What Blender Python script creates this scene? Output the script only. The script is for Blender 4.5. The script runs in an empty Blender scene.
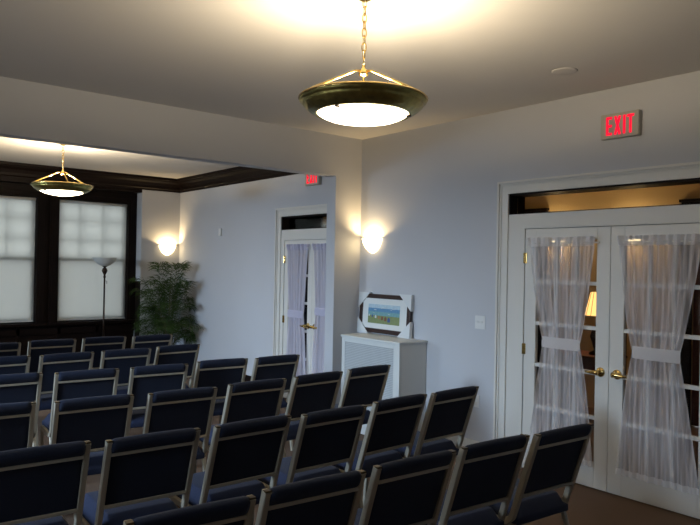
import bpy, bmesh, math, random
from mathutils import Vector, Matrix
random.seed(7)
C = bpy.context.scene.collection
S = bpy.context.scene
PI = math.pi
D = 4.788          # inner face of the right wall (metres)
YP = 5.66          # front face of the partition
YF = 10.22         # far white wall
H = 3.09

# ------------------------------------------------------------------ camera, world, light
cam_d = bpy.data.cameras.new('camera'); cam = bpy.data.objects.new('camera', cam_d); C.objects.link(cam)
yaw, pitch, roll, fpx = math.radians(39.379), math.radians(0.243), math.radians(1.0756), 672.07
F = Vector((math.sin(yaw)*math.cos(pitch), math.cos(yaw)*math.cos(pitch), math.sin(pitch)))
R0 = Vector((math.cos(yaw), -math.sin(yaw), 0)); U0 = R0.cross(F)
R = R0*math.cos(roll)+U0*math.sin(roll); U = U0*math.cos(roll)-R0*math.sin(roll)
M = Matrix((( R.x, U.x, -F.x, 0), (R.y, U.y, -F.y, 0), (R.z, U.z, -F.z, 1.70), (0, 0, 0, 1)))
cam.matrix_world = M
cam_d.sensor_width = 36; cam_d.lens = fpx/700*36; cam_d.clip_start = 0.02
S.camera = cam

w = bpy.data.worlds.new('dusk_sky'); S.world = w; w.use_nodes = True
bg = w.node_tree.nodes['Background']
SKY = (0.87, 0.92, 0.93); SKY_S = 1.2
bg.inputs[0].default_value = (*SKY, 1); bg.inputs[1].default_value = SKY_S
S.view_settings.view_transform = 'Standard'; S.view_settings.look = 'None'
S.view_settings.gamma = 1; S.view_settings.use_curve_mapping = False
S.view_settings.exposure = 0.0
S.cycles.use_denoising = True
S.cycles.max_bounces = 8; S.cycles.diffuse_bounces = 5; S.cycles.transparent_max_bounces = 16
S.cycles.sample_clamp_indirect = 4

def area(name, loc, rot, sx, sy, power, col):
    l = bpy.data.lights.new(name, 'AREA'); l.shape = 'RECTANGLE'; l.size = sx; l.size_y = sy
    l.energy = power; l.color = col
    o = bpy.data.objects.new(name, l); o.location = loc; o.rotation_euler = rot; C.objects.link(o); return o
DAY = (0.58, 0.77, 1.0)
# daylight outside the windows of the left wall (facing +X)
TILT = -PI/2+0.22
area('daylight', (-4.0, 4.2, 2.6), (0, TILT, 0), 1.3, 1.8, 800, DAY)
area('daylight', (-4.0, 2.2, 2.6), (0, TILT, 0), 1.3, 1.4, 90, DAY)
area('daylight', (-4.0, 8.1, 2.5), (0, TILT, 0), 1.3, 1.8, 560, DAY)

WARM = (1.0, 0.70, 0.34)
def point(name, loc, power, col=WARM, r=0.03):
    l = bpy.data.lights.new(name, 'POINT'); l.energy = power; l.color = col; l.shadow_soft_size = r
    o = bpy.data.objects.new(name, l); o.location = loc; C.objects.link(o); return o

# ------------------------------------------------------------------ materials
def mat(name, col, rough=0.6, metal=0.0, noise=0, nscale=20, bump=0, emis=None, es=0, sheen=0, spec=None, ncol=None):
    m = bpy.data.materials.new(name); m.use_nodes = True
    nt = m.node_tree; b = nt.nodes['Principled BSDF']
    b.inputs['Base Color'].default_value = (*col, 1); b.inputs['Roughness'].default_value = rough
    b.inputs['Metallic'].default_value = metal
    if spec is not None: b.inputs['Specular IOR Level'].default_value = spec
    if sheen: b.inputs['Sheen Weight'].default_value = sheen
    if emis: b.inputs['Emission Color'].default_value = (*emis, 1); b.inputs['Emission Strength'].default_value = es
    if noise or bump:
        tc = nt.nodes.new('ShaderNodeTexCoord'); n = nt.nodes.new('ShaderNodeTexNoise')
        n.inputs['Scale'].default_value = nscale; n.inputs['Detail'].default_value = 4
        nt.links.new(tc.outputs['Object'], n.inputs['Vector'])
        if noise:
            mx = nt.nodes.new('ShaderNodeMix'); mx.data_type = 'RGBA'
            a = ncol if ncol else [c*(1-noise) for c in col]
            mx.inputs[6].default_value = (*a, 1); mx.inputs[7].default_value = (*[min(1, c*(1+noise)) for c in col], 1)
            nt.links.new(n.outputs['Fac'], mx.inputs[0]); nt.links.new(mx.outputs[2], b.inputs['Base Color'])
        if bump:
            bp = nt.nodes.new('ShaderNodeBump'); bp.inputs['Strength'].default_value = bump; bp.inputs['Distance'].default_value = 0.01
            nt.links.new(n.outputs['Fac'], bp.inputs['Height']); nt.links.new(bp.outputs['Normal'], b.inputs['Normal'])
    return m
def wood(name, c1, c2, rough=0.35, sc=(2, 2, 14)):
    m = mat(name, c1, rough); nt = m.node_tree; b = nt.nodes['Principled BSDF']
    tc = nt.nodes.new('ShaderNodeTexCoord'); mp = nt.nodes.new('ShaderNodeMapping'); mp.inputs['Scale'].default_value = sc
    n = nt.nodes.new('ShaderNodeTexNoise'); n.inputs['Scale'].default_value = 3; n.inputs['Detail'].default_value = 6
    mx = nt.nodes.new('ShaderNodeMix'); mx.data_type = 'RGBA'
    mx.inputs[6].default_value = (*c1, 1); mx.inputs[7].default_value = (*c2, 1)
    nt.links.new(tc.outputs['Object'], mp.inputs[0]); nt.links.new(mp.outputs[0], n.inputs['Vector'])
    nt.links.new(n.outputs['Fac'], mx.inputs[0]); nt.links.new(mx.outputs[2], b.inputs['Base Color'])
    return m
def sheer(name, col, transp, trl=0.5):
    m = bpy.data.materials.new(name); m.use_nodes = True; nt = m.node_tree; nt.nodes.clear()
    o = nt.nodes.new('ShaderNodeOutputMaterial'); t = nt.nodes.new('ShaderNodeBsdfTransparent')
    d = nt.nodes.new('ShaderNodeBsdfDiffuse'); l = nt.nodes.new('ShaderNodeBsdfTranslucent')
    d.inputs[0].default_value = (*col, 1); l.inputs[0].default_value = (*col, 1)
    m1 = nt.nodes.new('ShaderNodeMixShader'); m1.inputs[0].default_value = trl
    m2 = nt.nodes.new('ShaderNodeMixShader'); m2.inputs[0].default_value = 1-transp
    nt.links.new(d.outputs[0], m1.inputs[1]); nt.links.new(l.outputs[0], m1.inputs[2])
    nt.links.new(t.outputs[0], m2.inputs[1]); nt.links.new(m1.outputs[0], m2.inputs[2]); nt.links.new(m2.outputs[0], o.inputs[0])
    return m
def glassmat(name):
    m = bpy.data.materials.new(name); m.use_nodes = True; nt = m.node_tree; nt.nodes.clear()
    o = nt.nodes.new('ShaderNodeOutputMaterial'); t = nt.nodes.new('ShaderNodeBsdfTransparent')
    g = nt.nodes.new('ShaderNodeBsdfGlossy'); g.inputs['Roughness'].default_value = 0.03
    fr = nt.nodes.new('ShaderNodeFresnel'); fr.inputs[0].default_value = 1.25
    mx = nt.nodes.new('ShaderNodeMixShader')
    nt.links.new(fr.outputs[0], mx.inputs[0]); nt.links.new(t.outputs[0], mx.inputs[1]); nt.links.new(g.outputs[0], mx.inputs[2])
    nt.links.new(mx.outputs[0], o.inputs[0]); return m
def emit(name, col, s):
    m = bpy.data.materials.new(name); m.use_nodes = True; nt = m.node_tree; nt.nodes.clear()
    o = nt.nodes.new('ShaderNodeOutputMaterial'); e = nt.nodes.new('ShaderNodeEmission')
    e.inputs[0].default_value = (*col, 1); e.inputs[1].default_value = s
    nt.links.new(e.outputs[0], o.inputs[0]); return m

m_wall = mat('wall_paint', (0.515, 0.527, 0.555), 0.75, noise=0.02, nscale=3, bump=0.05)
m_ceil = mat('ceiling_paint', (0.60, 0.585, 0.57), 0.85, noise=0.02, nscale=2)
m_trim = mat('cream_trim', (0.68, 0.66, 0.61), 0.45)
m_carpet = mat('carpet', (0.13, 0.08, 0.05), 0.95, noise=0.35, nscale=160, bump=0.5)
m_dark = wood('dark_wood', (0.004, 0.002, 0.0015), (0.010, 0.0045, 0.003), 0.55)
m_dark.node_tree.nodes['Principled BSDF'].inputs['Specular IOR Level'].default_value = 0.14
m_tan = mat('tan_wall', (0.50, 0.38, 0.21), 0.8, noise=0.04, nscale=4)
m_redwood = wood('red_brown_wood', (0.07, 0.02, 0.01), (0.16, 0.05, 0.025), 0.35)
m_darkfloor = mat('dark_floorboards', (0.12, 0.06, 0.03), 0.4, noise=0.2, nscale=9)
m_frame = mat('champagne_frame', (0.42, 0.38, 0.30), 0.40, 0.35)
m_cap = mat('bronze_cap', (0.10, 0.07, 0.035), 0.4, 0.5)
m_navy = mat('navy_fabric', (0.0035, 0.0095, 0.031), 0.85, noise=0.25, nscale=220, bump=0.25, sheen=0.04)
m_navyb = mat('navy_fabric_lit', (0.005, 0.013, 0.046), 0.85, noise=0.2, nscale=220, bump=0.25, sheen=0.05)  # same navy cloth, with the light on the seats put into the colour
m_brass = mat('polished_brass', (0.72, 0.52, 0.20), 0.18, 1.0)
m_dish = mat('etched_brass', (0.42, 0.36, 0.12), 0.32, 1.0, noise=0.6, nscale=26, bump=0.4)
m_glow = emit('pendant_glass', (1.0, 0.86, 0.62), 7.0)
m_sglow = emit('sconce_glass', (1.0, 0.74, 0.38), 9.0)
m_glass = glassmat('window_glass')
m_sheer = sheer('sheer_curtain', (0.93, 0.91, 0.93), 0.24)
def streaks(m, lo, hi, fold=26):
    # woven cloth that bunches into denser and thinner vertical folds
    nt = m.node_tree; tc = nt.nodes.new('ShaderNodeTexCoord'); mp = nt.nodes.new('ShaderNodeMapping'); mp.inputs['Scale'].default_value = (0, fold, 0.9)
    n = nt.nodes.new('ShaderNodeTexNoise'); n.inputs['Scale'].default_value = 1.6; n.inputs['Detail'].default_value = 2
    mr = nt.nodes.new('ShaderNodeMapRange'); mr.inputs[1].default_value = 0.36; mr.inputs[2].default_value = 0.64; mr.inputs[3].default_value = lo; mr.inputs[4].default_value = hi
    nt.links.new(tc.outputs['Object'], mp.inputs[0]); nt.links.new(mp.outputs[0], n.inputs['Vector']); nt.links.new(n.outputs['Fac'], mr.inputs[0])
    mx = [x for x in nt.nodes if x.type == 'MIX_SHADER' and x.outputs[0].links[0].to_node.type == 'OUTPUT_MATERIAL'][0]
    nt.links.new(mr.outputs[0], mx.inputs[0])
streaks(m_sheer, 0.42, 0.82)
m_hem = sheer('sheer_hem', (0.94, 0.93, 0.94), 0.12)
m_sheer2 = sheer('lavender_sheer', (0.82, 0.80, 0.89), 0.15)
m_hem2 = sheer('lavender_hem', (0.76, 0.75, 0.88), 0.10)
m_shade = sheer('roller_shade_cloth', (0.80, 0.84, 0.80), 0.05, 0.72)
m_screen = sheer('insect_screen', (0.14, 0.12, 0.19), 0.62, 0.3)
m_white = mat('white_plastic', (0.70, 0.70, 0.68), 0.4)
m_offw = mat('heater_paint', (0.64, 0.66, 0.64), 0.5)
m_bronze = mat('dark_bronze', (0.035, 0.022, 0.015), 0.35, 0.7)
m_alab = sheer('alabaster_glass', (0.80, 0.82, 0.80), 0.0, 0.4)
m_leaf = mat('palm_leaf', (0.036, 0.070, 0.015), 0.7, spec=0.2, noise=0.5, nscale=7)
m_stem = mat('palm_stem', (0.10, 0.10, 0.04), 0.6)
m_pot = mat('dark_planter', (0.05, 0.03, 0.02), 0.5)
m_soil = mat('potting_soil', (0.02, 0.014, 0.01), 0.95, noise=0.4, nscale=50)
m_red = emit('exit_red', (1.0, 0.008, 0.035), 1.35)
m_sign = mat('exit_housing', (0.42, 0.40, 0.34), 0.5)
m_pframe = mat('picture_frame_brown', (0.03, 0.012, 0.008), 0.35)
m_mat = mat('picture_mat', (0.72, 0.73, 0.70), 0.8)
m_card = mat('white_card', (0.66, 0.68, 0.68), 0.7)

# perforated grille
def perf_mat():
    m = mat('perforated_grille', (0.42, 0.45, 0.46), 0.5); nt = m.node_tree; b = nt.nodes['Principled BSDF']
    tc = nt.nodes.new('ShaderNodeTexCoord'); v = nt.nodes.new('ShaderNodeTexVoronoi'); v.inputs['Scale'].default_value = 60
    v.inputs['Randomness'].default_value = 0.0
    cr = nt.nodes.new('ShaderNodeValToRGB'); cr.color_ramp.elements[0].position = 0.25; cr.color_ramp.elements[1].position = 0.4
    cr.color_ramp.elements[0].color = (0.24, 0.26, 0.27, 1); cr.color_ramp.elements[1].color = (0.50, 0.53, 0.54, 1)
    v.voronoi_dimensions = '2D'; sx = nt.nodes.new('ShaderNodeSeparateXYZ'); cx = nt.nodes.new('ShaderNodeCombineXYZ')
    nt.links.new(tc.outputs['Object'], sx.inputs[0]); nt.links.new(sx.outputs[1], cx.inputs[0]); nt.links.new(sx.outputs[2], cx.inputs[1])
    nt.links.new(cx.outputs[0], v.inputs['Vector']); nt.links.new(v.outputs['Distance'], cr.inputs[0])
    nt.links.new(cr.outputs[0], b.inputs['Base Color']); return m
m_perf = perf_mat()

# ------------------------------------------------------------------ mesh helpers
class MB:
    def __init__(s): s.v = []; s.f = []; s.mi = []
    def add(s, vs, fs, mi=0):
        o = len(s.v); s.v += [tuple(p) for p in vs]
        for f in fs: s.f.append([i+o for i in f]); s.mi.append(mi)
        return s
    def box(s, a, b, mi=0):
        x0, y0, z0 = [min(a[i], b[i]) for i in range(3)]; x1, y1, z1 = [max(a[i], b[i]) for i in range(3)]
        return s.add([(x0,y0,z0),(x1,y0,z0),(x1,y1,z0),(x0,y1,z0),(x0,y0,z1),(x1,y0,z1),(x1,y1,z1),(x0,y1,z1)],
                     [(0,3,2,1),(4,5,6,7),(0,1,5,4),(1,2,6,5),(2,3,7,6),(3,0,4,7)], mi)
    def lathe(s, prof, n=32, c=(0,0,0), mi=0, a0=0, a1=2*PI):
        full = abs(a1-a0-2*PI) < 1e-6; k = n if full else n+1; vs = []
        for i in range(k):
            a = a0+(a1-a0)*i/n
            for r, z in prof: vs.append((c[0]+r*math.cos(a), c[1]+r*math.sin(a), c[2]+z))
        p = len(prof); fs = []
        for i in range(n):
            j = (i+1) % k
            for q in range(p-1): fs.append((i*p+q, j*p+q, j*p+q+1, i*p+q+1))
        return s.add(vs, fs, mi)
    def tube(s, pts, r, n=8, mi=0, closed=False, rect=None, up=(1,0,0)):
        pts = [Vector(p) for p in pts]; k = len(pts); vs = []; fs = []
        prev = None
        for i, p in enumerate(pts):
            if closed: t = (pts[(i+1) % k]-pts[i-1])
            else: t = pts[min(i+1, k-1)]-pts[max(i-1, 0)]
            t.normalize()
            if rect:
                a = Vector(up); a = (a-t*a.dot(t)).normalized(); b = t.cross(a)
                hx, hy = rect[0]/2, rect[1]/2; c = 0.25*min(hx, hy)
                ring = [(hx-c,-hy),(hx,-hy+c),(hx,hy-c),(hx-c,hy),(-hx+c,hy),(-hx,hy-c),(-hx,-hy+c),(-hx+c,-hy)]
                vs += [p+a*u+b*v for u, v in ring]; m = 8
            else:
                if prev is None:
                    a = t.orthogonal().normalized()
                else: a = (prev-t*prev.dot(t)).normalized()
                prev = a; b = t.cross(a); rr = r[i] if isinstance(r, (list, tuple)) else r
                vs += [p+(a*math.cos(2*PI*j/n)+b*math.sin(2*PI*j/n))*rr for j in range(n)]; m = n
        for i in range(k if closed else k-1):
            i2 = (i+1) % k
            for j in range(m): fs.append((i*m+j, i*m+(j+1) % m, i2*m+(j+1) % m, i2*m+j))
        if not closed: fs.append(tuple(range(m))[::-1]); fs.append(tuple((k-1)*m+j for j in range(m)))
        return s.add(vs, fs, mi)
    def build(s, name, mats, parent=None, smooth=False, bevel=0, sub=0):
        me = bpy.data.meshes.new(name); me.from_pydata(s.v, [], s.f)
        if not isinstance(mats, (list, tuple)): mats = [mats]
        for m in mats: me.materials.append(m)
        for p, i in zip(me.polygons, s.mi): p.material_index = i; p.use_smooth = bool(smooth)
        bm = bmesh.new(); bm.from_mesh(me); bmesh.ops.recalc_face_normals(bm, faces=bm.faces); bm.to_mesh(me); bm.free()
        o = bpy.data.objects.new(name, me); C.objects.link(o)
        if parent: o.parent = parent
        if bevel:
            b = o.modifiers.new('bevel', 'BEVEL'); b.width = bevel; b.segments = 2; b.limit_method = 'ANGLE'
        if sub:
            q = o.modifiers.new('sub', 'SUBSURF'); q.levels = sub; q.render_levels = sub
        return o
def tag(o, label=None, cat=None, group=None, kind=None):
    if label: o['label'] = label
    if cat: o['category'] = cat
    if group: o['group'] = group
    if kind: o['kind'] = kind
    return o
def empty(name, loc, rz=0):
    o = bpy.data.objects.new(name, None); o.location = loc; o.rotation_euler = (0, 0, rz); o.empty_display_size = 0.1
    C.objects.link(o); return o
def copy_tree(o, parent=None):
    c = o.copy(); C.objects.link(c); c.parent = parent
    for ch in [x for x in bpy.data.objects if x.parent == o]: copy_tree(ch, c)
    return c
def wall_cells(us, vs, holes, fn):
    us = sorted(set(us+[h[0] for h in holes]+[h[1] for h in holes])); vs = sorted(set(vs+[h[2] for h in holes]+[h[3] for h in holes]))
    for i in range(len(us)-1):
        for j in range(len(vs)-1):
            cu, cv = (us[i]+us[i+1])/2, (vs[j]+vs[j+1])/2
            if any(h[0] < cu < h[1] and h[2] < cv < h[3] for h in holes): continue
            fn(us[i], us[i+1], vs[j], vs[j+1])
def sweep(path, prof, name, m, closed=False):
    """mitred moulding: path in XY at ceiling height, prof = list of (inward offset, z); inward is left of the direction of travel"""
    mb = MB(); n = len(path); k = len(prof); vs = []
    for i, p in enumerate(path):
        p = Vector(p)
        d1 = (p-Vector(path[i-1])).normalized() if i > 0 else None
        d2 = (Vector(path[i+1])-p).normalized() if i < n-1 else None
        if d1 is None: d1 = d2
        if d2 is None: d2 = d1
        n1 = Vector((-d1.y, d1.x)); n2 = Vector((-d2.y, d2.x)); b = (n1+n2); b = b/(1+n1.dot(n2))
        for off, z in prof: vs.append((p.x+b.x*off, p.y+b.y*off, z))
    fs = []
    for i in range(n-1):
        for j in range(k-1): fs.append((i*k+j, i*k+j+1, (i+1)*k+j+1, (i+1)*k+j))
    return mb.add(vs, fs).build(name, m)

# ------------------------------------------------------------------ room shell
XL, YB, T, ZT = -1.6, -2.6, 0.2, 3.3
def struct(o): return tag(o, kind='structure')
struct(MB().box((XL-T, YB-T, -0.1), (D+T, 11.0, 0)).build('floor', m_carpet))
c = MB().box((XL-T, YB-T, H), (D+T, YP+0.15, H+0.2)); struct(c.build('ceiling', m_ceil))
ALC = 3.035
c = MB().box((XL-T, YP+0.15, ALC), (D+T, 11.0, H+0.2)); struct(c.build('ceiling_alcove', m_ceil))

DOOR1 = dict(yc=2.70, hw=0.778, top=2.035, t0=2.166, t1=2.348, thw=0.95)
DOOR2 = dict(yc=6.54, hw=0.60, top=2.0, t0=2.134, t1=2.305, thw=0.672)
mb = MB(); holes = []
for d in (DOOR1, DOOR2):
    holes += [(d['yc']-d['hw']-0.004, d['yc']+d['hw']+0.004, 0, d['top']+0.004), (d['yc']-d['thw'], d['yc']+d['thw'], d['t0'], d['t1'])]
wall_cells([YB-T, 11.9], [0, ZT], holes, lambda a, b, c0, d0: mb.box((D, a, c0), (D+T, b, d0)))
struct(mb.build('wall_right', m_wall))
mb = MB(); lw = [(3.8, 4.9, 0.8, 2.3), (1.8, 2.9, 0.8, 2.3), (7.3, 8.9, 0.8, 2.4)]
wall_cells([YB-T, 11.0], [0, ZT], lw, lambda a, b, c0, d0: mb.box((XL-T, a, c0), (XL, b, d0)))
struct(mb.build('wall_left', m_wall))
struct(MB().box((XL-T, YB-T, 0), (D+T, YB, ZT)).build('wall_back', m_wall))
# partition with the wide opening
mb = MB().box((4.43, YP, 0), (D, YP+0.15, 2.655)).box((XL, YP, 2.655), (D, YP+0.15, H)).box((XL, YP, 0), (0.0, YP+0.15, 2.655))
struct(mb.build('wall_middle', m_wall))
# far wall: white to the right of the recessed window bay
XB = 4.15; YW = 10.45
struct(MB().box((XB, YF, 0), (D, 11.0, ZT)).build('wall_far', m_wall))
wins = [(0.0, 1.04), (1.49, 2.67-0.0), (2.98, 4.02)]
wins = [(-0.07, 0.97), (1.63-0.06, 2.67), (2.98, 4.02)]
WZ0, WZ1 = 0.785, 2.60
mb = MB(); wall_cells([XL, XB], [0, ZT], [(a, b, WZ0, WZ1) for a, b in wins], lambda a, b, c0, d0: mb.box((a, YW, c0), (b, YW+0.18, d0)))
struct(mb.build('wall_window_side', m_dark))
# bay soffit, casings and sill board, dark wood
mb = MB().box((XL, YF, 2.78), (XB, YW, ZT)); struct(mb.build('trim_1', m_dark))
mb = MB()
for a, b in wins:
    for x0, x1 in ((a-0.13, a-0.005), (b+0.005, b+0.13)):
        mb.box((x0, YW-0.03, 0.72), (x1, YW, 2.78)); mb.box((x0+0.03, YW-0.042, 0.72), (x1-0.03, YW-0.03, 2.78))
    mb.box((a-0.005, YW-0.03, WZ1+0.005), (b+0.005, YW, 2.78)); mb.box((a-0.15, YW-0.08, 0.735), (b+0.15 if b < 4 else XB, YW, 0.775))
    mb.box((a-0.1, YW-0.045, 2.68), (b+0.1, YW-0.03, 2.74))
struct(mb.build('trim_2', m_dark, bevel=0.003))
mb = MB().box((XL, YW-0.02, 0), (XB, YW, 0.16))
x = -1.5
while x < 4.0:
    mb.box((x, YW-0.02, 0.2), (x+0.05, YW, 0.72)); x += 0.56
mb.box((XL, YW-0.02, 0.60), (XB, YW, 0.70)); struct(mb.build('trim_3', m_dark, bevel=0.003))
struct(MB().box((XB-0.012, YF+0.002, 0), (XB, YW-0.05, 1.37)).box((XB-0.02, YF+0.0, 1.37), (XB, YW-0.05, 1.39)).build('trim_4', m_dark))
# dark crown moulding round the alcove
prof = [(0.0, 2.825), (0.012, 2.825), (0.016, 2.85), (0.03, 2.862), (0.035, 2.90), (0.055, 2.945), (0.085, 2.975), (0.092, 2.99), (0.115, 2.998), (0.12, ALC)]
struct(sweep([(D, YP+0.15), (D, YF), (XL, YF), (XL, YP+0.15)], prof, 'trim_5', m_dark))
struct(MB().box((D-0.016, 7.50, 0), (D, YF, 0.17)).box((D-0.016, YP+0.15, 0), (D, 5.72, 0.17)).box((D-0.025, 7.50, 0.0), (D, YF, 0.03)).build('baseboard_right', m_dark, bevel=0.003))
struct(MB().box((XB, YF-0.016, 0), (D-0.017, YF, 0.17)).build('baseboard_far', m_dark, bevel=0.003))
struct(MB().box((D-0.015, 3.76, 0), (D, 4.61, 0.13)).box((D-0.015, YB, 0), (D, 1.60, 0.13)).build('baseboard_near', m_trim, bevel=0.003))

# windows
def window(n, a, b):
    e = struct(empty('window_%d' % n, ((a+b)/2, YW+0.09, WZ0))); ox, oy, oz = e.location
    y0 = YW+0.08
    fr = MB()
    def bx(x0, x1, z0, z1, ya, yb): fr.box((x0-ox, ya-oy, z0-oz), (x1-ox, yb-oy, z1-oz))
    mr = 1.71
    for (z0, z1, ya) in ((mr-0.02, WZ1, y0+0.04), (WZ0, mr+0.02, y0)):
        yb = ya+0.035
        bx(a, a+0.045, z0, z1, ya, yb); bx(b-0.045, b, z0, z1, ya, yb); bx(a+0.045, b-0.045, z1-0.045, z1, ya, yb); bx(a+0.045, b-0.045, z0, z0+0.05, ya, yb)
    for k in (1, 2):
        x = a+(b-a)*k/3; bx(x-0.012, x+0.012, mr+0.03, WZ1-0.045, y0+0.045, y0+0.07)
        z = mr+(WZ1-mr)*k/3; bx(a+0.045, b-0.045, z-0.012, z+0.012, y0+0.045, y0+0.07)
    fr.build('sash', m_dark, e)
    MB().box((a+0.04-ox, y0+0.055-oy, mr-oz), (b-0.04-ox, y0+0.059-oy, WZ1-0.04-oz)).box((a+0.04-ox, y0+0.015-oy, WZ0+0.04-oz), (b-0.04-ox, y0+0.019-oy, mr-oz)).build('pane', m_glass, e)
    MB().add([(a-ox, y0+0.09-oy, WZ0-oz), (b-ox, y0+0.09-oy, WZ0-oz), (b-ox, y0+0.09-oy, mr-oz), (a-ox, y0+0.09-oy, mr-oz)], [(0, 1, 2, 3)]).build('insect_screen', m_screen, e)
    s = empty('roller_shade', ((a+b)/2, YW+0.035, WZ1))
    MB().tube([(-(b-a)/2+0.01, 0, -0.022), ((b-a)/2-0.01, 0, -0.022)], 0.02, 12).build('roller', m_white, s, True)
    N = 24; vs = []; hw = (b-a)/2-0.006; hh = WZ1-0.022-WZ0-0.014
    for i in range(N+1):
        for j in range(N+1):
            u, v = i/N, j/N
            vs.append((-hw+2*hw*u, 0.018+0.003*math.sin(u*17+n)*v, -0.022-hh*v))
    MB().add(vs, [(i*(N+1)+j, (i+1)*(N+1)+j, (i+1)*(N+1)+j+1, i*(N+1)+j+1) for i in range(N) for j in range(N)]).build('shade_cloth', m_shade, s, True)
    MB().box((-hw, 0.010, -0.022-hh-0.006), (hw, 0.024, -0.022-hh+0.012)).build('hem_bar', m_white, s)
    return s
shades = [window(i+1, *w_) for i, w_ in enumerate(wins)]
tag(shades[2], 'drawn white roller shade on the window behind the floor lamp', 'roller shade', 'white roller shades')
tag(shades[1], 'drawn white roller shade left of the wide dark mullion, behind the farther pendant lamp', 'roller shade', 'white roller shades')
tag(shades[0], 'drawn white roller shade on the farthest left window of the dark wood bay', 'roller shade', 'white roller shades')
for i, (a, b, z0, z1) in enumerate(lw):
    e = struct(empty('window_%d' % (i+4), (XL-0.1, (a+b)/2, z0)))
    hw = (b-a)/2; hh = z1-z0; fr = MB()
    fr.box((-0.02, -hw, 0), (0.02, -hw+0.05, hh)).box((-0.02, hw-0.05, 0), (0.02, hw, hh)).box((-0.02, -hw, 0), (0.02, hw, 0.05)).box((-0.02, -hw, hh-0.05), (0.02, hw, hh)).box((-0.02, -hw, hh/2-0.02), (0.02, hw, hh/2+0.02))
    fr.build('sash', m_dark, e); MB().box((-0.003, -hw+0.05, 0.05), (0.003, hw-0.05, hh-0.05)).build('pane', m_glass, e)

# ------------------------------------------------------------------ double French doors
def handle(parent, yy, zz, sgn):
    h = MB()
    h.tube([(0, 0, 0), (-0.008, 0, 0)], [0.038, 0.034], 20)
    h.tube([(-0.006, 0, 0), (-0.05, 0, 0)], 0.010, 12)
    h.tube([(-0.05, -sgn*0.012, 0), (-0.052, sgn*0.02, 0.002), (-0.05, sgn*0.06, -0.004), (-0.046, sgn*0.10, -0.002)], [0.022, 0.018, 0.012, 0.009], 12)
    o = h.build('lever_handle', m_brass, parent, True); o.location = (0, yy, zz); return o
def french_door(n, d, trim_n, lever_z):
    yc, hw, top = d['yc'], d['hw'], d['top']
    e = struct(empty('door_%d' % n, (D, yc, 0)))
    for sgn in (1, -1):
        y0, y1 = (0.0015, hw) if sgn > 0 else (-hw, -0.0015)
        lf = MB(); xf, xb = -0.004, 0.038
        st = 0.112 if hw > 0.7 else 0.09
        ga, gb = y0+st, y1-st; gz0, gz1 = 0.205, top-0.095; zb = 0.012
        for bxs in (((xf, y0, zb), (xb, ga, top)), ((xf, gb, zb), (xb, y1, top)), ((xf, ga, gz1), (xb, gb, top)), ((xf, ga, zb), (xb, gb, gz0))): lf.box(*bxs)
        for k in (1, 2): y = ga+(gb-ga)*k/3; lf.box((0.002, y-0.014, gz0), (0.032, y+0.014, gz1))
        for k in range(1, 5): z = gz0+(gz1-gz0)*k/5; lf.box((0.0, ga, z-0.015), (0.034, gb, z+0.015))
        leaf = lf.build('door_leaf', m_trim, e, bevel=0.003)
        MB().box((0.014, ga, gz0), (0.018, gb, gz1)).build('glass_pane', m_glass, leaf)
        handle(leaf, sgn*0.068, lever_z, sgn).location.x = -0.004
        for hz in (0.25, 1.02, 1.79):
            MB().tube([(-0.012, sgn*(hw+0.004), hz*top/2.035-0.045), (-0.012, sgn*(hw+0.004), hz*top/2.035+0.045)], 0.008, 10).box((-0.008, sgn*(hw-0.02), hz*top/2.035-0.045), (-0.004, sgn*(hw+0.004), hz*top/2.035+0.045)).build('hinge', m_brass, leaf)
    # jamb boards and moulded casing
    tw = d['thw']; t0, t1 = d['t0'], d['t1']; mb = MB()
    xo = D-0.012
    for s_ in (1, -1): mb.box((xo, yc+s_*(hw+0.004), 0), (D-0.0005, yc+s_*(tw+0.0), t0))
    mb.box((xo, yc-hw-0.004, top+0.005), (D-0.0005, yc+hw+0.004, t0)); mb.box((xo-0.006, yc-hw-0.02, top+0.018), (xo, yc+hw+0.02, top+0.032))
    for (w0, w1, th) in ((0.0, 0.028, 0.026), (0.028, 0.072, 0.018), (0.072, 0.088, 0.028), (0.088, 0.108, 0.042)):
        for s_ in (1, -1): mb.box((D-th, yc+s_*(tw+w0), 0), (D-0.0005, yc+s_*(tw+w1), t1+w1))
        mb.box((D-th, yc-tw-w0, t1+w0), (D-0.0005, yc+tw+w0, t1+w1))
    struct(mb.build('trim_%d' % trim_n, m_trim))
    # transom window with dark lining
    e2 = struct(empty('window_%d' % (n+6), (D, yc, t0)))
    hh = t1-t0; f = MB(); x1 = T-0.002
    f.box((-0.010, -tw, 0), (x1, tw, 0.007)).box((-0.010, -tw, hh-0.014), (x1, tw, hh)).box((-0.010, -tw, 0.007), (x1, -tw+0.012, hh-0.014)).box((-0.010, tw-0.012, 0.007), (x1, tw, hh-0.014))
    f.build('lining', m_dark, e2)
    MB().box((0.09, -tw+0.013, 0.008), (0.094, tw-0.013, hh-0.015)).build('pane', m_glass, e2)
    return e
french_door(1, DOOR1, 6, 0.914); french_door(2, DOOR2, 7, 0.955)

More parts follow.
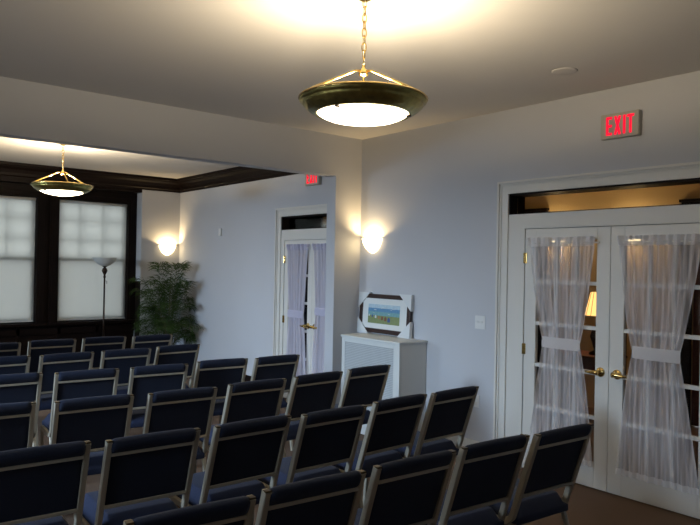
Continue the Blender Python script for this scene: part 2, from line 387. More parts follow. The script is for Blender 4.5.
def curtain(yc, z0, z1, zt, hwt, hww, hwb, ms, mh, seed, label, group, shift=0.0):
    e = empty('sheer_curtain', (D-0.03, yc, z0)); rnd = random.Random(seed)
    tag(e, label, 'curtain', group)
    ph = [rnd.uniform(0, 6.28) for _ in range(6)]; H_ = z1-z0
    def halfw(v):      # v height fraction
        z = z0+v*H_
        if z > zt: t = (z-zt)/(z1-zt); return hww+(hwt-hww)*(t**0.75)
        t = (zt-z)/(zt-z0); return hww+(hwb-hww)*(t**0.8)
    def pt(u, v, amp=1.0):
        hw = halfw(v); gather = 0.5+0.5*(hww/hw)
        uu = u+0.012*math.sin(u*40+ph[0])
        x = (math.sin(u*62+ph[1]+v*0.6)+0.6*math.sin(u*101+ph[2]-v)+0.7*math.sin(u*27+ph[3]+2*v))*0.0095*amp*gather
        y = -hw+2*hw*uu+0.01*math.sin(v*5+ph[4])+shift*(1-abs(2*v-1))
        return (x-0.010, y, v*H_)
    def strip(v0, v1, name, m, nu=150, nv=30, amp=1.0, xoff=0, extra=0):
        vs = []
        for j in range(nv+1):
            v = v0+(v1-v0)*j/nv
            for i in range(nu+1):
                p = pt(i/nu, v, amp); vs.append((p[0]+xoff-extra*abs(math.sin(i*0.9+ph[5])), p[1], p[2]))
        return MB().add(vs, [(j*(nu+1)+i, j*(nu+1)+i+1, (j+1)*(nu+1)+i+1, (j+1)*(nu+1)+i) for j in range(nv) for i in range(nu)]).build(name, m, e, True)
    hb = 0.045/H_
    strip(hb, 1-0.055/H_, 'sheer_panel', ms, nv=60)
    strip(0, hb, 'hem', mh, nv=3); strip(1-0.055/H_, 1.0, 'rod_pocket', mh, nv=5, amp=1.7, xoff=-0.004)
    rf = strip(1-0.01/H_, 1+0.020/H_, 'ruffle', mh, nv=3, amp=2.4, xoff=-0.004)
    vt = (zt-z0)/H_
    # tie band wraps the gathered panel
    tb = MB(); vs = []; n = 40
    for j in range(5):
        z = vt*H_-0.045+0.09*j/4
        for i in range(n+1): vs.append((-0.026-0.012*math.sin(PI*i/n)+0.002*math.sin(i*1.3+j*2), -(hww+0.012)+2*(hww+0.012)*i/n, z))
    tb.add(vs, [(j*(n+1)+i, j*(n+1)+i+1, (j+1)*(n+1)+i+1, (j+1)*(n+1)+i) for j in range(4) for i in range(n)])
    tb.build('tie_band', mh, e, True)
    MB().tube([(-0.006, -hwt-0.01, H_-0.028), (-0.006, hwt+0.01, H_-0.028)], 0.006, 8).build('rod', m_white, e)
    return e
curtain(3.09, 0.180, 1.940, 1.105, 0.305, 0.162, 0.30, m_sheer, m_hem, 1, 'tied white sheer curtain on the left leaf of the nearer French door', 'white sheer curtains on the nearer door')
curtain(2.315, 0.180, 1.940, 1.105, 0.30, 0.162, 0.30, m_sheer, m_hem, 2, 'tied white sheer curtain on the right leaf of the nearer French door', 'white sheer curtains on the nearer door')
curtain(6.81, 0.19, 1.93, 1.09, 0.23, 0.155, 0.24, m_sheer2, m_hem2, 3, 'lavender sheer curtain on the left leaf of the door in the far alcove', 'sheer curtains on the far door', shift=0.0)
curtain(6.24, 0.19, 1.93, 1.15, 0.23, 0.16, 0.24, m_sheer2, m_hem2, 4, 'lavender sheer curtain on the right leaf of the alcove door, beside the pillar', 'sheer curtains on the far door')

# ------------------------------------------------------------------ room behind the doors
BX = 7.6
struct(MB().box((D+T, 1.2, -0.1), (BX+0.1, 11.8, 0)).build('floor_hallway', m_darkfloor))
struct(MB().box((D+T, 1.2, 3.0), (BX+0.1, 11.8, 3.1)).build('ceiling_hallway', m_tan))
mb = MB(); wall_cells([1.1, 11.8], [0, 3.0], [(5.30, 6.20, 0, 2.36), (2.40, 3.32, 0, 2.36)], lambda a, b, c0, d0: mb.box((BX, a, c0), (BX+0.12, b, d0)))
struct(mb.build('wall_hallway', m_tan))
struct(MB().box((D+T, 1.1, 0), (BX, 1.2, 3.0)).box((D+T, 11.8, 0), (BX+.1, 11.9, 3.0)).build('wall_hallway_end', m_tan))
for i, (a, b) in enumerate(((5.30, 6.20), (2.40, 3.32))):
    f = MB().box((BX-0.03, a-0.12, 0), (BX, a, 2.49)).box((BX-0.03, b, 0), (BX, b+0.12, 2.49)).box((BX-0.03, a, 2.36), (BX, b, 2.49)).box((BX-0.05, a-0.14, 2.47), (BX, b+0.14, 2.50))
    struct(f.build('trim_%d' % (i+8), m_dark)); e = struct(empty('door_%d' % (i+3), (BX+0.03, (a+b)/2, 0)))
    hw = (b-a)/2; g = MB().box((0, -hw, 0.01), (0.04, hw, 2.36))
    for zz in ((0.2, 1.0), (1.15, 2.2)):
        for s_ in (-1, 1): g.box((-0.012, s_*0.06, zz[0]), (0, s_*(hw-0.09), zz[1]))
    g.build('door_leaf', m_redwood, e, bevel=0.004)
# stair stringers seen through the far transom
st = empty('wooden_staircase', (6.3, 9.28, -0.22)); tag(st, 'dark wooden staircase glimpsed through the glass above the far door', 'staircase')
s1 = MB(); s1.tube([(0, -1.2, 3.0), (0, 1.7, 1.0)], 0, rect=(0.05, 0.22)); s1.tube([(0.8, -1.2, 3.0), (0.8, 1.7, 1.0)], 0, rect=(0.05, 0.22)); s1.build('stringer', m_dark, st)
s2 = MB()
for k in range(10): s2.box((0.0, -1.05+k*0.28, 2.93-k*0.193), (0.8, -0.77+k*0.28, 2.96-k*0.193))
s2.build('treads', m_redwood, st)
s3 = MB(); s3.box((-0.05, 1.6, 0.22), (0.05, 1.72, 1.9)); s3.box((-0.05, 1.6, 0.22), (0.85, 1.72, 1.05)); s3.build('newel_post', m_dark, st)

def wall_sconce(loc, rz, label, rad=0.145, hgt=0.165, pw=6, group=None, off=0.11):
    """half bowl against a wall; local +X points out of the wall"""
    e = empty('wall_sconce', loc, rz); tag(e, label, 'wall sconce', group)
    pr = [(0.001, -hgt)]; n = 10
    for i in range(1, n+1):
        t = i/n; pr.append((rad*(0.25*t+0.75*math.sin(t*PI/2)), -hgt*(0.2*(1-t)+0.8*math.cos(t*PI/2))))
    g = MB().lathe(pr, 24, a0=-PI/2, a1=PI/2); g.v = [(v[0]*0.70, v[1], v[2]) for v in g.v]
    g.build('glass_bowl', m_sglow, e, True)
    MB().tube([(0.70*(rad+0.002)*math.cos(a), (rad+0.002)*math.sin(a), 0.002) for a in [(-PI/2+PI*i/20) for i in range(21)]], 0.004, 6).build('rim', m_bronze, e)
    MB().box((0, -0.05, -0.10), (0.012, 0.05, 0.0)).build('wall_plate', m_white, e)
    M_ = Matrix.Rotation(rz, 3, 'Z'); p = Vector(loc)+M_ @ Vector((off*0.5, 0, -0.055))
    if pw: point('sconce_bulb', p, pw)
    return e
wall_sconce((D, 5.445, 2.0), PI, 'glowing half-bowl wall sconce above the heater cover, beside the pillar', pw=20)
wall_sconce((4.58, YF, 1.97), -PI/2, 'glowing half-bowl wall sconce above the potted palm in the far corner', rad=0.14, pw=22)
wall_sconce((BX, 5.02, 2.18), PI, 'lit wall sconce behind the left sheer curtain of the nearer door', pw=24, off=0.16)
wall_sconce((BX, 4.00, 2.18), PI, 'lit wall sconce behind the right sheer curtain of the nearer door', pw=24, off=0.16)
wall_sconce((BX, 10.7, 2.0), PI, 'added wall sconce brightening the hallway behind the far alcove door', pw=25, off=0.16)  # unseen sconce, added to brighten the hallway behind the far transom

# hallway table, lamp, rocking chair
e = empty('side_table', (6.95, 4.12, 0)); tag(e, 'dark wooden side table under the lit table lamp behind the glass door', 'table')
MB().box((-0.22, -0.30, 0.72), (0.22, 0.30, 0.75)).build('tabletop', m_redwood, e, bevel=0.006)
MB().box((-0.19, -0.27, 0.60), (0.19, 0.27, 0.72)).build('apron', m_redwood, e)
for sx in (-1, 1):
    for sy in (-1, 1): MB().tube([(sx*0.18, sy*0.26, 0), (sx*0.18, sy*0.26, 0.3), (sx*0.18, sy*0.26, 0.62)], [0.014, 0.022, 0.026], 10).build('leg', m_redwood, e, True)
e = empty('table_lamp', (6.95, 4.07, 0.75)); tag(e, 'lit table lamp with a ribbed amber shade, seen through the nearer glass door', 'table lamp')
MB().lathe([(0.001, 0), (0.085, 0), (0.085, 0.02), (0.03, 0.05), (0.05, 0.12), (0.075, 0.2), (0.05, 0.29), (0.018, 0.33), (0.018, 0.44), (0.001, 0.44)], 24).build('lamp_base', m_bronze, e, True)
m_lshade = emit('lamp_shade_glow', (1.0, 0.56, 0.17), 1.7)
MB().lathe([(0.135, 0.44), (0.075, 0.70)], 32).build('lamp_shade', m_lshade, e, True)
rb = MB()
for k in range(12):
    a = 2*PI*k/12; rb.tube([(0.136*math.cos(a), 0.136*math.sin(a), 0.44), (0.076*math.cos(a), 0.076*math.sin(a), 0.70)], 0.003, 5)
rb.build('shade_ribs', m_bronze, e)
point('table_lamp_bulb', (6.95, 4.07, 1.38), 7); 
e = empty('rocking_chair', (6.35, 3.33, 0), 0.5); tag(e, 'dark bentwood rocking chair behind the right leaf of the nearer glass door', 'chair')
MB().box((-0.24, -0.24, 0.40), (0.24, 0.24, 0.44)).build('seat', m_redwood, e, bevel=0.01)
for s_ in (-1, 1):
    MB().tube([(-0.40+0.8*i/12, s_*0.24, 0.02+0.10*((i-6)/6)**2) for i in range(13)], 0.018, 8).build('rocker', m_bronze, e, True)
    MB().tube([(-0.28, s_*0.24, 0.68), (-0.1, s_*0.25, 0.70), (0.12, s_*0.26, 0.69), (0.24, s_*0.26, 0.64), (0.27, s_*0.26, 0.56), (0.22, s_*0.26, 0.50), (0.16, s_*0.26, 0.54)], 0.017, 8).build('armrest', m_bronze, e, True)
    MB().tube([(0.2, s_*0.22, 0.06), (0.2, s_*0.22, 0.5), (0.18, s_*0.25, 0.68)], 0.018, 8).build('leg', m_bronze, e)
    MB().tube([(-0.2, s_*0.22, 0.06), (-0.22, s_*0.22, 0.44), (-0.32, s_*0.22, 1.08)], 0.018, 8).build('leg', m_bronze, e)
MB().tube([(-0.32, -0.22, 1.08), (-0.34, -0.1, 1.14), (-0.34, 0.1, 1.14), (-0.32, 0.22, 1.08)], 0.018, 8).build('crest_rail', m_bronze, e)
for k in range(5): MB().tube([(-0.21, -0.14+k*0.07, 0.43), (-0.33, -0.14+k*0.07, 1.12)], 0.008, 6).build('spindle', m_bronze, e)

# ------------------------------------------------------------------ pendants
def chain(mb, z0, z1, n, w=0.012):
    L = (z1-z0)/n
    for i in range(n):
        zc = z0+L*(i+0.5); a = (PI/2)*(i % 2)+0.4; pts = []
        for k in range(12):
            t = 2*PI*k/12; u = w*math.cos(t); pts.append((u*math.cos(a), u*math.sin(a), zc+L*0.66*math.sin(t)))
        mb.tube(pts, 0.0034, 6, closed=True)
def pendant(x, y, top, label, rot):
    e = empty('pendant_lamp', (x, y, 2.479), rot); tag(e, label, 'pendant lamp', 'brass dish pendant lamps')
    zt = top-2.475
    ds = MB().lathe([(0.236, 0.004), (0.240, -0.006), (0.252, -0.004), (0.285, 0.016), (0.306, 0.034), (0.312, 0.044), (0.310, 0.050), (0.322, 0.052), (0.328, 0.060), (0.328, 0.072), (0.320, 0.078), (0.312, 0.070), (0.285, 0.042), (0.245, 0.014), (0.236, 0.004)], 72)
    ds.build('brass_dish', m_dish, e, True)
    MB().lathe([(0.330, 0.066), (0.333, 0.073), (0.326, 0.080), (0.319, 0.076)], 72).build('rim', m_brass, e, True)
    g = MB().lathe([(0.001, -0.052), (0.06, -0.050), (0.12, -0.041), (0.18, -0.028), (0.215, -0.014), (0.234, -0.002), (0.234, 0.012)], 48)
    g.build('glass_diffuser', m_glow, e, True)
    hub = MB().lathe([(0.001, 0.19), (0.022, 0.195), (0.026, 0.205), (0.020, 0.222), (0.009, 0.232), (0.009, 0.25), (0.001, 0.252)], 20)
    hub.tube([(0.016*math.cos(t), 0, 0.268+0.02*math.sin(t)) for t in [2*PI*i/14 for i in range(14)]], 0.0035, 6, closed=True)
    hub.build('hub', m_brass, e, True)
    for k in range(3):
        a = 2*PI*k/3
        MB().tube([(0.02*math.cos(a), 0.02*math.sin(a), 0.218), (0.05*math.cos(a), 0.05*math.sin(a), 0.214), (0.318*math.cos(a), 0.318*math.sin(a), 0.078)], 0.006, 8).build('arm', m_brass, e, True)
        a += 0.5
        MB().box((0.222, -0.006, -0.014), (0.248, 0.006, -0.004)).build('clip', m_bronze, e).rotation_euler = (0, 0, a)
    ch = MB(); chain(ch, 0.285, zt-0.03, max(8, int((zt-0.3)/0.036))); ch.build('chain', m_brass, e, True)
    MB().tube([(0.004*math.sin(i*1.7), 0.004*math.cos(i*1.7), 0.25+(zt-0.28)*i/20) for i in range(21)], 0.0022, 6).build('cord', m_white, e)
    MB().lathe([(0.001, zt-0.035), (0.02, zt-0.035), (0.055, zt-0.015), (0.062, zt-0.001), (0.001, zt-0.001)], 24).build('canopy', m_brass, e, True)
    return e
pendant(2.226, 2.631, H, 'brass dish pendant lamp hanging nearest, large in the upper middle', 0.86)
pendant(2.31, 8.0, ALC, 'brass dish pendant lamp hanging in the far alcove before the dark windows', 1.0)
PW = 84
for (x, y) in ((2.226, 2.631), (2.31, 8.0)):
    for k in range(3):
        a = 2*PI*k/3+0.6; point('pendant_bulb', (x+0.09*math.cos(a), y+0.09*math.sin(a), 2.535), PW/3, (1.0, 0.81, 0.55), 0.035)

# ------------------------------------------------------------------ exit signs
def exit_sign(y0, y1, z0, z1, label):
    e = empty('exit_sign', (D, (y0+y1)/2, z0)); tag(e, label, 'exit sign')
    w_ = y1-y0; h_ = z1-z0; dx = 0.05
    MB().box((-dx, -w_/2, 0), (-0.0005, w_/2, h_)).build('housing', m_sign, e, bevel=0.006)
    L = MB(); x0, x1 = -dx-0.003, -dx+0.002; lh = h_*0.74; zb = h_*0.13; s = 0.019; lw_ = 0.048
    def quad(p, q, r=s):   # stroke from p to q in (u, z); u runs to the right as seen (towards -Y)
        (u0, a0), (u1, a1) = p, q; d = Vector((u1-u0, a1-a0)).normalized(); n = Vector((-d.y, d.x))*r/2
        c = [(u0+n.x, a0+n.y), (u1+n.x, a1+n.y), (u1-n.x, a1-n.y), (u0-n.x, a0-n.y)]
        vs = [(x0, -u, z) for u, z in c]+[(x1, -u, z) for u, z in c]
        L.add(vs, [(0,1,2,3),(7,6,5,4),(0,1,5,4),(1,2,6,5),(2,3,7,6),(3,0,4,7)])
    u = -w_*0.345; zt = zb+lh; hs = s/2
    quad((u+hs, zb), (u+hs, zt)); [quad((u, z), (u+lw_, z)) for z in (zb+hs, zb+lh/2, zt-hs)]
    u += 0.064; quad((u+hs, zb), (u+lw_-hs+0.008, zt)); quad((u+lw_-hs+0.008, zb), (u+hs, zt))
    u += 0.072; quad((u+hs, zb), (u+hs, zt))
    u += 0.030; quad((u, zt-hs), (u+0.056, zt-hs)); quad((u+0.028, zb), (u+0.028, zt))
    L.build('lettering', m_red, e)
    return e
exit_sign(2.473, 2.775, 2.697, 2.885, 'glowing red EXIT sign above the nearer French doors')
exit_sign(6.39, 6.67, 2.652, 2.842, 'glowing red EXIT sign above the far alcove door, half hidden by the header')

# ------------------------------------------------------------------ heater cover and picture
hx0, hy0, hy1, hz = 4.42, 4.62, 5.495, 0.977
e = empty('heater_cover', ((hx0+D)/2, (hy0+hy1)/2, 0)); tag(e, 'white radiator cover with perforated front against the right wall', 'radiator cover')
ox, oy = e.location.x, e.location.y
def hb(mb, x0, x1, y0, y1, z0, z1): return mb.box((x0-ox, y0-oy, z0), (x1-ox, y1-oy, z1))
b = MB(); hb(b, hx0, hx0+0.02, hy0, hy0+0.085, 0, hz-0.025); hb(b, hx0, hx0+0.02, hy1-0.05, hy1, 0, hz-0.025); hb(b, hx0, hx0+0.02, hy0+0.085, hy1-0.05, hz-0.07, hz-0.025); hb(b, hx0, hx0+0.02, hy0+0.085, hy1-0.05, 0, 0.12)
hb(b, hx0+0.02, D-0.005, hy0, hy0+0.02, 0, hz-0.025); hb(b, hx0+0.02, D-0.005, hy1-0.02, hy1, 0, hz-0.025); b.build('cabinet', m_offw, e, bevel=0.004)
b = MB(); hb(b, hx0+0.006, hx0+0.01, hy0+0.085, hy1-0.05, 0.12, hz-0.07); b.build('perforated_panel', m_perf, e)
b = MB(); hb(b, hx0-0.015, D-0.002, hy0-0.015, hy1+0.01, hz-0.025, hz); b.build('top', m_offw, e, bevel=0.008)

def picture():
    W, Hh = 0.80, 0.43
    e = empty('framed_picture', (4.738, 5.205, hz+0.004)); e.rotation_euler = (0, math.radians(3), 0)
    tag(e, 'framed beach picture with white card corner protectors leaning on the radiator cover', 'picture')
    def pr(poly, x0, x1, mi=0, mb=None):    # poly in (y, z), extruded in x
        n = len(poly); vs = [(x0, y, z) for y, z in poly]+[(x1, y, z) for y, z in poly]
        mb.add(vs, [tuple(range(n)), tuple(range(n, 2*n))[::-1]]+[(i, (i+1) % n, n+(i+1) % n, n+i) for i in range(n)], mi); return mb
    fw = 0.046; f = MB()
    f.box((-0.012, -W/2+0.01, 0.01), (0.018, -W/2+fw+0.01, Hh-0.01)).box((-0.012, W/2-fw-0.01, 0.01), (0.018, W/2-0.01, Hh-0.01)).box((-0.012, -W/2+fw, 0.01), (0.018, W/2-fw, 0.01+fw)).box((-0.012, -W/2+fw, Hh-fw-0.01), (0.018, W/2-fw, Hh-0.01))
    f.build('frame', m_pframe, e, bevel=0.003)
    MB().box((0.0, -W/2+fw, fw), (0.012, W/2-fw, Hh-fw)).build('mount', m_mat, e)
    # printed beach scene, flat inks
    y0, y1, z0, z1 = -0.235, 0.255, 0.110, 0.312
    def ink(n, c): return mat(n, c, 0.6, noise=0.25, nscale=40)
    cols = [ink('ink_pale_sky', (0.42, 0.55, 0.62)), ink('ink_sea_blue', (0.10, 0.25, 0.42)), ink('ink_teal', (0.16, 0.34, 0.36)), ink('ink_dune_green', (0.20, 0.25, 0.10)), ink('ink_white', (0.6, 0.62, 0.6)), ink('ink_hut_blue', (0.05, 0.09, 0.24)), ink('ink_hut_orange', (0.34, 0.18, 0.08)), ink('ink_hut_brown', (0.2, 0.08, 0.04))]
    p = MB(); bands = [(1.0, 0.80, 0), (0.80, 0.62, 1), (0.62, 0.42, 2), (0.42, 0.0, 3)]
    for a, b_, mi in bands: p.add([(-0.001, y0, z0+(z1-z0)*b_), (-0.001, y1, z0+(z1-z0)*b_), (-0.001, y1, z0+(z1-z0)*a), (-0.001, y0, z0+(z1-z0)*a)], [(0, 1, 2, 3)], mi)
    rnd = random.Random(3)
    for k in range(14):
        yy = rnd.uniform(y0+0.01, y1-0.06); zz = z0+(z1-z0)*rnd.uniform(0.5, 0.95)
        p.add([(-0.0016, yy, zz), (-0.0016, yy+rnd.uniform(.02, .05), zz), (-0.0016, yy+0.03, zz+0.006)], [(0, 1, 2)], 4)
    for k in range(7):   # row of beach huts growing towards the right of the print
        t = k/6; yy = y1-0.02-0.31*t; s_ = 0.016+0.018*t; zz = z0+(z1-z0)*(0.36-0.24*t); mi = (4, 5, 4, 6, 7, 7, 5)[k]
        p.add([(-0.002, yy-s_*0.6, zz), (-0.002, yy+s_*0.6, zz), (-0.002, yy+s_*0.6, zz+s_), (-0.002, yy, zz+s_*1.5), (-0.002, yy-s_*0.6, zz+s_)], [(0, 1, 2, 3, 4)], mi)
    p.build('print', cols, e)
    for sy in (-1, 1):
        for sz in (-1, 1):
            cy, cz = W/2+0.005, Hh/2
            k = 0.17
            q = [(sy*cy, Hh/2+sz*(cz+0.004)), (sy*(cy-k*1.06), Hh/2+sz*(cz+0.004)), (sy*cy, Hh/2+sz*(cz+0.004-k*0.98))]
            c_ = MB(); pr(q, -0.017, 0.022, 0, c_); c_.build('corner_protector', m_card, e)
picture()

# ------------------------------------------------------------------ switch, outlet, wall box, ceiling disc
e = empty('light_switch', (D, 3.955, 1.205)); tag(e, 'double light switch plate between radiator cover and nearer door', 'light switch')
MB().box((-0.006, -0.058, -0.06), (-0.0003, 0.058, 0.06)).build('plate', m_white, e, bevel=0.002)
for s_ in (-1, 1): MB().box((-0.016, s_*0.023-0.005, -0.006), (-0.005, s_*0.023+0.005, 0.014)).build('toggle', m_white, e)
e = empty('wall_outlet', (D, 3.985, 0.49)); tag(e, 'white electrical outlet low on the right wall below the switch', 'outlet')
MB().box((-0.006, -0.036, -0.058), (-0.0003, 0.036, 0.058)).build('plate', m_white, e, bevel=0.002)
for s_ in (-1, 1): MB().box((-0.009, -0.016, s_*0.022-0.013), (-0.005, 0.016, s_*0.022+0.013)).build('socket', m_trim, e)
e = empty('wall_thermostat', (D, 8.83, 2.15)); tag(e, 'small white box high on the alcove right wall', 'wall box')
MB().box((-0.025, -0.035, -0.055), (-0.0003, 0.035, 0.055)).build('case', m_white, e, bevel=0.006)
tag(MB().lathe([(0.001, -0.007), (0.07, -0.007), (0.085, -0.004), (0.09, 0.0), (0.001, 0.0)], 32, c=(0, 0, 0)).build('ceiling_disc', m_ceil, None, True), 'flat round disc on the ceiling right of the nearest pendant', 'ceiling disc').location = (4.13, 2.70, H)

# ------------------------------------------------------------------ floor lamp
e = empty('floor_lamp', (3.51, 10.0, 0)); tag(e, 'dark torchiere floor lamp with white glass bowl before the right window', 'floor lamp')
MB().lathe([(0.001, 0), (0.14, 0), (0.14, 0.012), (0.10, 0.03), (0.03, 0.05), (0.014, 0.09), (0.001, 0.09)], 28).build('base', m_bronze, e, True)
MB().lathe([(0.001, 0.08), (0.013, 0.08), (0.013, 0.75), (0.018, 0.77), (0.013, 0.79), (0.012, 1.44), (0.02, 1.46), (0.013, 1.49), (0.028, 1.52), (0.042, 1.55), (0.03, 1.585), (0.014, 1.60), (0.03, 1.615), (0.045, 1.622), (0.001, 1.625)], 20).build('pole', m_bronze, e, True)
MB().lathe([(0.03, 1.620), (0.06, 1.627), (0.11, 1.66), (0.15, 1.70), (0.172, 1.742), (0.176, 1.748), (0.168, 1.745), (0.145, 1.705), (0.105, 1.668), (0.055, 1.636), (0.03, 1.628)], 40).build('lamp_shade', m_alab, e, True)
MB().tube([(0.012, 0, 1.40), (0.035, 0, 1.40), (0.035, 0, 1.36)], 0.004, 6).build('switch', m_bronze, e)

# ------------------------------------------------------------------ potted palm
def palm(x, y):
    e = empty('potted_palm', (x, y, 0)); tag(e, 'bushy green potted palm in the far corner by the sconce', 'potted plant')
    MB().lathe([(0.001, 0), (0.14, 0), (0.175, 0.28), (0.19, 0.30), (0.19, 0.33), (0.17, 0.33), (0.165, 0.29), (0.001, 0.28)], 28).build('planter', m_pot, e, True)
    MB().lathe([(0.001, 0.30), (0.164, 0.295)], 20).build('soil', m_soil, e)
    rnd = random.Random(11)
    fr = []
    for k in range(52):
        az = 2*PI*k*0.618+rnd.uniform(-.3, .3); r0 = rnd.uniform(0.01, 0.09)
        L = rnd.uniform(0.55, 0.8); hgt = rnd.uniform(0.55, 1.28); out = rnd.uniform(0.16, 0.36)
        if k % 3 == 2: hgt = rnd.uniform(0.30, 0.62); out = rnd.uniform(0.28, 0.38)
        if k % 9 == 0: hgt = 1.48; out = 0.16
        base = Vector((r0*math.cos(az), r0*math.sin(az), 0.29))
        dx, dy = math.cos(az), math.sin(az)
        # keep the fronds out of the walls
        mx = (D-0.05-x)/max(1e-3, dx) if dx > 0 else 9; my = (YF-0.05-y)/max(1e-3, dy) if dy > 0 else 9
        lim = min(mx, my, 0.60); out = min(out, lim*0.62)
        n = 16; pts = []
        for i in range(n+1):
            t = i/n; rr = out*(t**1.5)*1.35; z = 0.29+hgt*(1-(1-t)**1.7)-0.20*max(0, t-0.62)**1.3*2.2
            pts.append(Vector((base.x+dx*rr, base.y+dy*rr, z)))
        mb = MB(); mb.tube(pts, [0.006*(1-0.75*i/n) for i in range(n+1)], 5, mi=1)
        side = Vector((-dy, dx, 0))
        m_ = 24
        for q in range(m_):
            t = 0.34+0.66*q/(m_-1); fi = t*n; i0 = min(n-1, int(fi)); p = pts[i0].lerp(pts[i0+1], fi-i0); tan = (pts[i0+1]-pts[i0]).normalized()
            ll = 0.24*math.sin(PI*min(1, (t-0.26)/0.78))**0.7+0.03
            for s_ in (-1, 1):
                d = (side*s_*rnd.uniform(0.7, 1)+tan*rnd.uniform(0.5, 0.9)+Vector((0, 0, rnd.uniform(-0.45, 0.1)))).normalized()
                tip = p+d*ll; mid = p+d*ll*0.5+Vector((0, 0, 0.012)); wv = tan.cross(d).cross(d).normalized()*0.0055; nn = d.cross(wv).normalized()*0.003
                tip.z -= ll*0.22
                for P in (tip, mid):
                    P.x = min(P.x, D-0.02-x); P.y = min(P.y, YF-0.02-y)
                mb.add([p, mid+wv, tip, mid-wv, mid+nn], [(0, 1, 4), (1, 2, 4), (2, 3, 4), (3, 0, 4)], 0)
        mb.build('frond', [m_leaf, m_stem], e)
palm(4.40, 9.75)

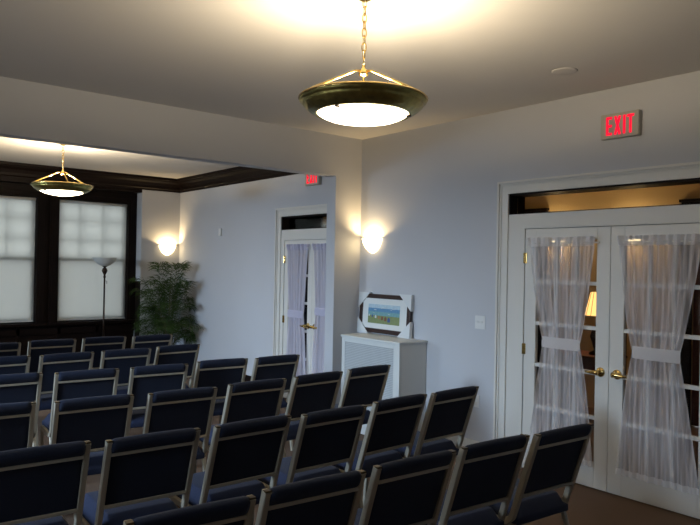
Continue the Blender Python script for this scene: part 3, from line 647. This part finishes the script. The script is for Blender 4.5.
# ------------------------------------------------------------------ chairs
def make_chair():
    r = empty('padded_chair', (0, 0, 0))
    PX = 0.213          # centre line of the side tubes
    def back_y(z): return -0.235+(0.88-z)*0.335
    # seat cushion
    st = MB(); nx, ny = 10, 10
    xs = [-0.205+0.41*i/nx for i in range(nx+1)]; ys = [-0.115+0.46*j/ny for j in range(ny+1)]
    def top(u, v):
        e_ = min(1, (1-abs(2*u-1))*9); f_ = min(1, (1-abs(2*v-1))*9); g = math.sqrt(max(0, 1-(1-e_)**2))*math.sqrt(max(0, 1-(1-f_)**2))
        return 0.425+0.06*g+0.008*math.sin(PI*u)*math.sin(PI*v)
    vs = [(x, y, top(i/nx, j/ny)) for j, y in enumerate(ys) for i, x in enumerate(xs)]+[(x, y, 0.388) for y in ys for x in xs]
    o = (nx+1)*(ny+1); fs = []
    for j in range(ny):
        for i in range(nx): a = j*(nx+1)+i; fs += [(a, a+1, a+nx+2, a+nx+1), (o+a, o+a+nx+1, o+a+nx+2, o+a+1)]
    for i in range(nx): fs += [(i, o+i, o+i+1, i+1), (ny*(nx+1)+i, ny*(nx+1)+i+1, o+ny*(nx+1)+i+1, o+ny*(nx+1)+i)]
    for j in range(ny): a = j*(nx+1); b_ = a+nx; fs += [(a, a+nx+1, o+a+nx+1, o+a), (b_, o+b_, o+b_+nx+1, b_+nx+1)]
    st.add(vs, fs).build('seat', m_navyb, r, True, bevel=0.006)
    # back cushion: section in (offset from tube plane, z) swept over the width; rolls over the top rail
    sec = [(0.000, 0.53), (-0.006, 0.56), (-0.007, 0.70), (-0.007, 0.805), (-0.012, 0.818), (-0.022, 0.828), (-0.026, 0.85), (-0.022, 0.874), (-0.008, 0.887), (0.008, 0.888), (0.022, 0.876), (0.030, 0.85), (0.034, 0.80), (0.036, 0.70), (0.034, 0.60), (0.024, 0.545), (0.012, 0.526)]
    n = 24; vs = []; k = len(sec)
    for i in range(n+1):
        u = i/n; x = -0.204+0.408*u; e_ = min(1, (1-abs(2*u-1))*16); g = math.sqrt(1-(1-e_)**2)*0.2+0.8
        arch = 0.003*math.sin(PI*u)
        for off, z in sec:
            c = 0.012; vs.append((x, back_y(z)+c+(off-c)*g, z+(arch if z > 0.82 else 0)-(0.006*(1-g)/0.2 if z > 0.85 else 0)))
    fs = [(i*k+j, i*k+(j+1) % k, (i+1)*k+(j+1) % k, (i+1)*k+j) for i in range(n) for j in range(k)]
    fs += [tuple(range(k)), tuple(n*k+j for j in range(k))[::-1]]
    MB().add(vs, fs).build('backrest', m_navy, r, True)
    for s_ in (-1, 1):
        x = s_*PX
        pts = [(x, back_y(z), z) for z in (0.878, 0.76, 0.64, 0.53, 0.47)]
        pts += [(x, -0.082, 0.425), (x, -0.055, 0.40), (x, -0.01, 0.388), (x, 0.10, 0.386), (x, 0.24, 0.386), (x, 0.29, 0.38)]
        po = MB().tube(pts, 0, rect=(0.027, 0.032)).build('back_post', m_frame, r)
        MB().box((x-0.0115, back_y(0.882)-0.013, 0.876), (x+0.0115, back_y(0.882)+0.013, 0.883)).build('end_cap', m_cap, po)
        MB().tube([(x, -0.07, 0.385), (x, -0.10, 0.30), (x, -0.17, 0.0)], 0, rect=(0.024, 0.024)).build('leg', m_frame, r)
        MB().tube([(x, 0.265, 0.385), (x, 0.285, 0.30), (x, 0.31, 0.0)], 0, rect=(0.024, 0.024)).build('leg', m_frame, r)
        g = MB(); vs = [(x-0.004, -0.075, 0.43), (x-0.004, 0.03, 0.39), (x-0.004, -0.05, 0.385)]; vs += [(a+0.008, b_, c_) for a, b_, c_ in vs]
        g.add(vs, [(0, 1, 2), (5, 4, 3), (0, 1, 4, 3), (1, 2, 5, 4), (2, 0, 3, 5)]).build('gusset', m_frame, r)
    for z, nm in ((0.812, 'upper_rail'), (0.545, 'lower_rail')):
        y = back_y(z); MB().tube([(-PX+0.012, y-0.012, z), (PX-0.012, y-0.012, z)], 0, rect=(0.016, 0.012), up=(0, 0, 1)).build(nm, m_frame, r)
    MB().tube([(-PX+0.012, 0.24, 0.386), (PX-0.012, 0.24, 0.386)], 0, rect=(0.02, 0.02), up=(0, 0, 1)).tube([(-PX+0.012, -0.04, 0.386), (PX-0.012, -0.04, 0.386)], 0, rect=(0.02, 0.018), up=(0, 0, 1)).build('seat_frame', m_frame, r)
    return r
# (left post x, right post x, y of the top of the back, turn in degrees) read row by row from the nearest
rows = [
 ('nearest row', 2.035, [(1.03, 2.05, -4), (1.535, 2.045, -4), (2.055, 2.03, -3), (2.565, 2.01, -4), (3.05, 1.955, -4)]),
 ('second row', 3.02, [(0.81, 3.10, -3), (1.32, 3.04, -3), (1.85, 3.015, 0), (2.36, 2.98, 0), (2.905, 3.015, 2), (3.41, 3.015, 1)]),
 ('third row', 4.03, [(0.84, 4.13, -5), (1.38, 4.045, -5), (1.915, 3.98, -4), (2.48, 4.00, -1), (3.025, 4.025, 2), (3.575, 4.08, 2)]),
 ('fourth row', 5.04, [(1.15, 5.16, -2), (1.67, 5.07, -5), (2.21, 5.02, -6), (2.78, 5.05, -6), (3.295, 4.995, -1)]),
 ('fifth row', 6.10, [(1.31, 6.12, 0), (1.83, 6.085, 1), (2.36, 6.095, -2), (2.90, 6.155, 2)]),
 ('farthest row', 7.15, [(1.47, 7.12, -2), (2.01, 7.18, -3), (2.54, 7.19, -2), (3.05, 7.13, 0)]),
]
ordn = ['rightmost', 'second from right', 'third from right', 'fourth from right', 'fifth from right', 'leftmost']
proto = make_chair(); first = True
for rn, _, cs in rows:
    for i, (x, y, a) in enumerate(cs):
        o = proto if first else copy_tree(proto); first = False
        th = math.radians(a); o.location = (x-0.235*math.sin(th), y+0.235*math.cos(th), 0); o.rotation_euler = (0, 0, th)
        k = len(cs)-1-i; pos = 'leftmost' if i == 0 else ordn[k]
        tag(o, 'navy padded chair with champagne metal frame, %s in the %s' % (pos, rn), 'chair', 'rows of navy padded chairs')
